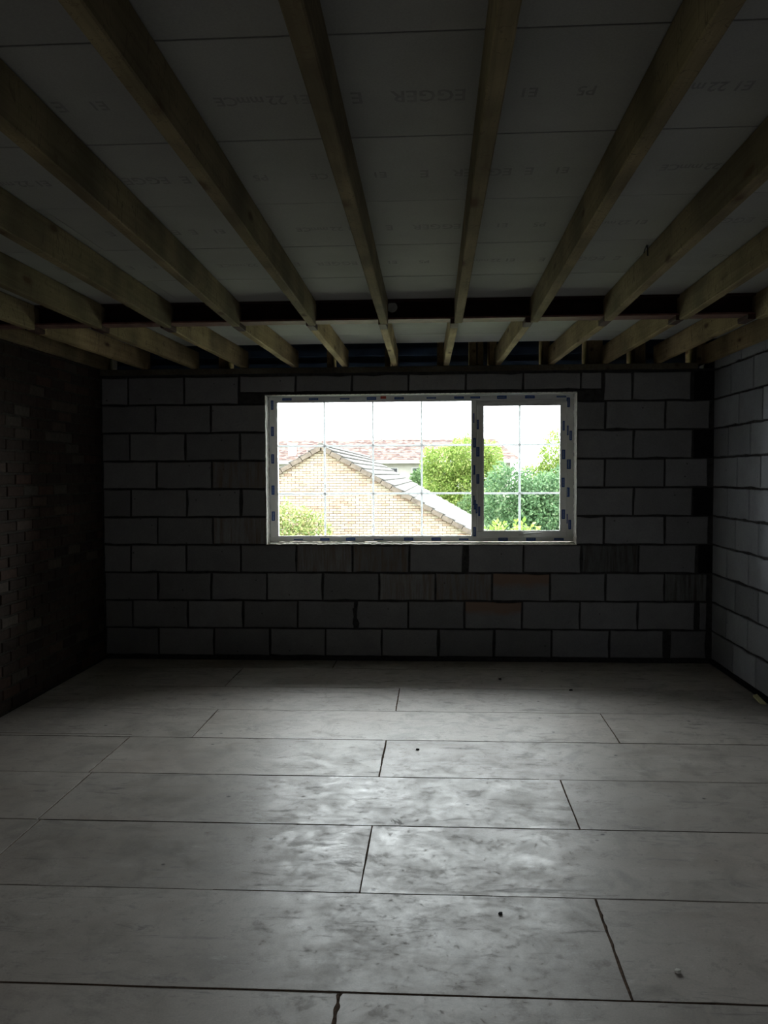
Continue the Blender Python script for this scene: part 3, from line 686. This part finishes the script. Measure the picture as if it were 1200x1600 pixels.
for x in (-12.2, -9.2, -4, -1.2, 1.0, 2.9, 5.4):
    f = HB(x, x+1.3, HY-.04, HY+.05, .75, 1.95, 'window', 'fascia_white'); MB().box(x+.07-HX0, x+.61-HX0, -.06, -.03, .82-GZ, 1.88-GZ).box(x+.69-HX0, x+1.23-HX0, -.06, -.03, .82-GZ, 1.88-GZ).build('pane', M['dark_glass'], f)
ch = HB(-7.45, -6.95, HY+.6, HY+1.1, 2.6, 3.62, 'chimney', 'fascia_white')
MB().box(-7.5-HX0, -6.9-HX0, .55, 1.15, 3.56-GZ, 3.66-GZ).build('chimney_cap', M['fascia_white'], ch)

# --- trees and bushes
def foliage_mesh(name, blobs, n, size, mat, seed, origin, droop=.3):
    rg = np.random.default_rng(seed); vol = np.array([b[3]*b[4]*b[5] for b in blobs])**.67; pick = rg.choice(len(blobs), n, p=vol/vol.sum())
    B = np.array(blobs)[pick]; d = rg.normal(size=(n, 3)); d /= np.linalg.norm(d, axis=1)[:, None]
    rad = 1-np.abs(rg.normal(0, .16, n)); lump = 1+.10*np.sin(d[:, 0]*9+B[:, 0]*3)*np.cos(d[:, 2]*8+B[:, 1])
    P = B[:, :3]+d*B[:, 3:6]*(rad*lump)[:, None]
    keep = P[:, 2] > GZ+.05; P = P[keep]; d = d[keep]; n = len(P)
    t = rg.normal(size=(n, 3))+d*.6; t[:, 2] -= droop; t /= np.linalg.norm(t, axis=1)[:, None]
    nn = rg.normal(size=(n, 3))*.7+d; w = np.cross(nn, t); w /= np.linalg.norm(w, axis=1)[:, None]
    s = size*rg.uniform(.6, 1.3, n)[:, None]; P = P-np.array(origin)
    v = np.stack([P, P+t*s*.5+w*s*.26, P+t*s, P+t*s*.5-w*s*.26], 1).reshape(-1, 3)
    me = bpy.data.meshes.new(name); me.vertices.add(4*n); me.vertices.foreach_set('co', v.ravel().astype(np.float32))
    me.loops.add(4*n); me.loops.foreach_set('vertex_index', np.arange(4*n, dtype=np.int32)); me.polygons.add(n)
    me.polygons.foreach_set('loop_start', np.arange(0, 4*n, 4, dtype=np.int32)); me.update(); me.validate(); me.materials.append(M[mat]); return me
def plant(name, label, cat, base, blobs, n, size, mat, seed, group=None, trunk=.12, core=None):
    o = bpy.data.objects.new(name, None); C.objects.link(o); o.location = base; tag(o, label, cat, group)
    f = link('foliage', foliage_mesh('foliage', blobs, n, size, mat, seed, base), o)
    r = random.Random(seed); m = MB(); b0 = Vector((0, 0, 0))
    cx = sum(b[0] for b in blobs)/len(blobs)-base[0]; cyy = sum(b[1] for b in blobs)/len(blobs)-base[1]; cz = sum(b[2] for b in blobs)/len(blobs)-base[2]
    m.tube([(0, 0, 0), (cx*.3, cyy*.3, cz*.4), (cx*.8, cyy*.8, cz*.85)], [trunk, trunk*.8, trunk*.5], 8)
    for b in blobs:
        e = Vector((b[0]-base[0], b[1]-base[1], b[2]-base[2])); s = Vector((cx*.5, cyy*.5, cz*.55)); m.tube([s, (s+e)/2+Vector((r.uniform(-.1, .1), 0, .1)), e], [trunk*.5, trunk*.35, trunk*.12], 6)
    m.build('trunk', M['bark'], o); return o
rr = random.Random(5)
plant('evergreen_tree', 'dense deep green tree filling the right pane of the window', 'tree', (4.9, 13.6, GZ),
      [(4.75, 13.3, -.9, .95, .9, 1.5), (5.6, 13.2, -1.0, 1.1, 1.0, 1.5), (6.5, 13.6, -.6, 1.2, 1.1, 1.7), (4.55, 13.7, .5, .80, .8, 1.15), (5.1, 13.4, .35, .9, .9, 1.15), (5.8, 13.5, .35, 1.0, .9, 1.2), (4.35, 14.0, .85, .62, .7, .90), (5.0, 13.9, .55, .8, .7, .85), (5.5, 14.0, .75, .8, .8, .85), (6.4, 14.2, .8, .9, .8, 1.0)],
      52000, .085, 'leaf_deep', 11, trunk=.14)
plant('leafy_shrub', 'fresh yellow-green shrub tips at the bottom of the right pane', 'shrub', (4.15, 9.6, GZ),
      [(3.85, 9.5, -.1, .35, .3, .72), (4.3, 9.6, -.15, .4, .3, .78), (4.1, 9.6, -1.5, .6, .5, 1.0), (3.5, 9.7, -.3, .12, .3, .68)], 2600, .13, 'leaf_bright', 12, trunk=.04)
plant('climbing_bush', 'yellow-green bush against the brick gable in the lower left pane', 'bush', (-1.5, 17.6, GZ),
      [(-2.2, 17.7, -.3, .8, .5, 1.2), (-1.5, 17.5, -.5, .8, .6, 1.25), (-.85, 17.6, -.75, .6, .5, 1.3), (-2.6, 17.7, -.9, .9, .6, 1.4), (-.5, 17.7, -1.4, .5, .4, .9)], 15000, .10, 'leaf_bush', 13, trunk=.06)
plant('birch_tree', 'light yellow-green tree beyond the outbuilding roof, left of the mullion', 'tree', (4.3, 43, GZ),
      [(3.4, 43, 2.0, 1.3, 1.1, 1.1), (4.5, 43, 2.4, 1.3, 1.1, 1.3), (2.9, 43.2, .9, 1.0, 1, 1.1), (4.2, 43, .6, 1.5, 1.2, 1.3), (5.2, 43.4, 1.2, 1.2, 1.1, 1.4), (3.9, 43, -.7, 1.5, 1.2, 1.3), (2.3, 43, 2.2, .5, .5, .9), (5.6, 43, 2.2, .8, .8, 1.2)], 22000, .17, 'leaf_bright', 14, trunk=.13)
plant('dark_shrub', 'darker green shrub low behind the outbuilding roof', 'shrub', (4.6, 39.5, GZ),
      [(4.6, 39.5, -.9, 1.0, .8, 1.35), (5.4, 39.5, -1.0, 1.0, .8, 1.3), (3.9, 39.5, -1.6, .9, .8, 1.0)], 9000, .15, 'leaf_mid', 15, trunk=.07)
plant('round_tree', 'small mid green tree in front of the distant house wall', 'tree', (1.9, 47.5, GZ),
      [(1.9, 47.5, 1.0, .9, .8, .9), (1.3, 47.5, .3, .9, .8, 1.0), (2.5, 47.5, .3, .9, .8, 1.0)], 7000, .16, 'leaf_mid', 16, trunk=.09)
plant('far_tree', 'far bright tree top at the right edge of the right pane', 'tree', (10.0, 44, GZ),
      [(9.6, 44, 2.4, 1.0, 1.0, 1.6), (10.8, 44, 1.6, 1.3, 1.0, 1.8), (9.6, 44, .8, 1.4, 1.1, 1.6), (8.6, 44.5, .6, 1.2, 1.1, 1.5)], 12000, .18, 'leaf_bright', 17, trunk=.14)
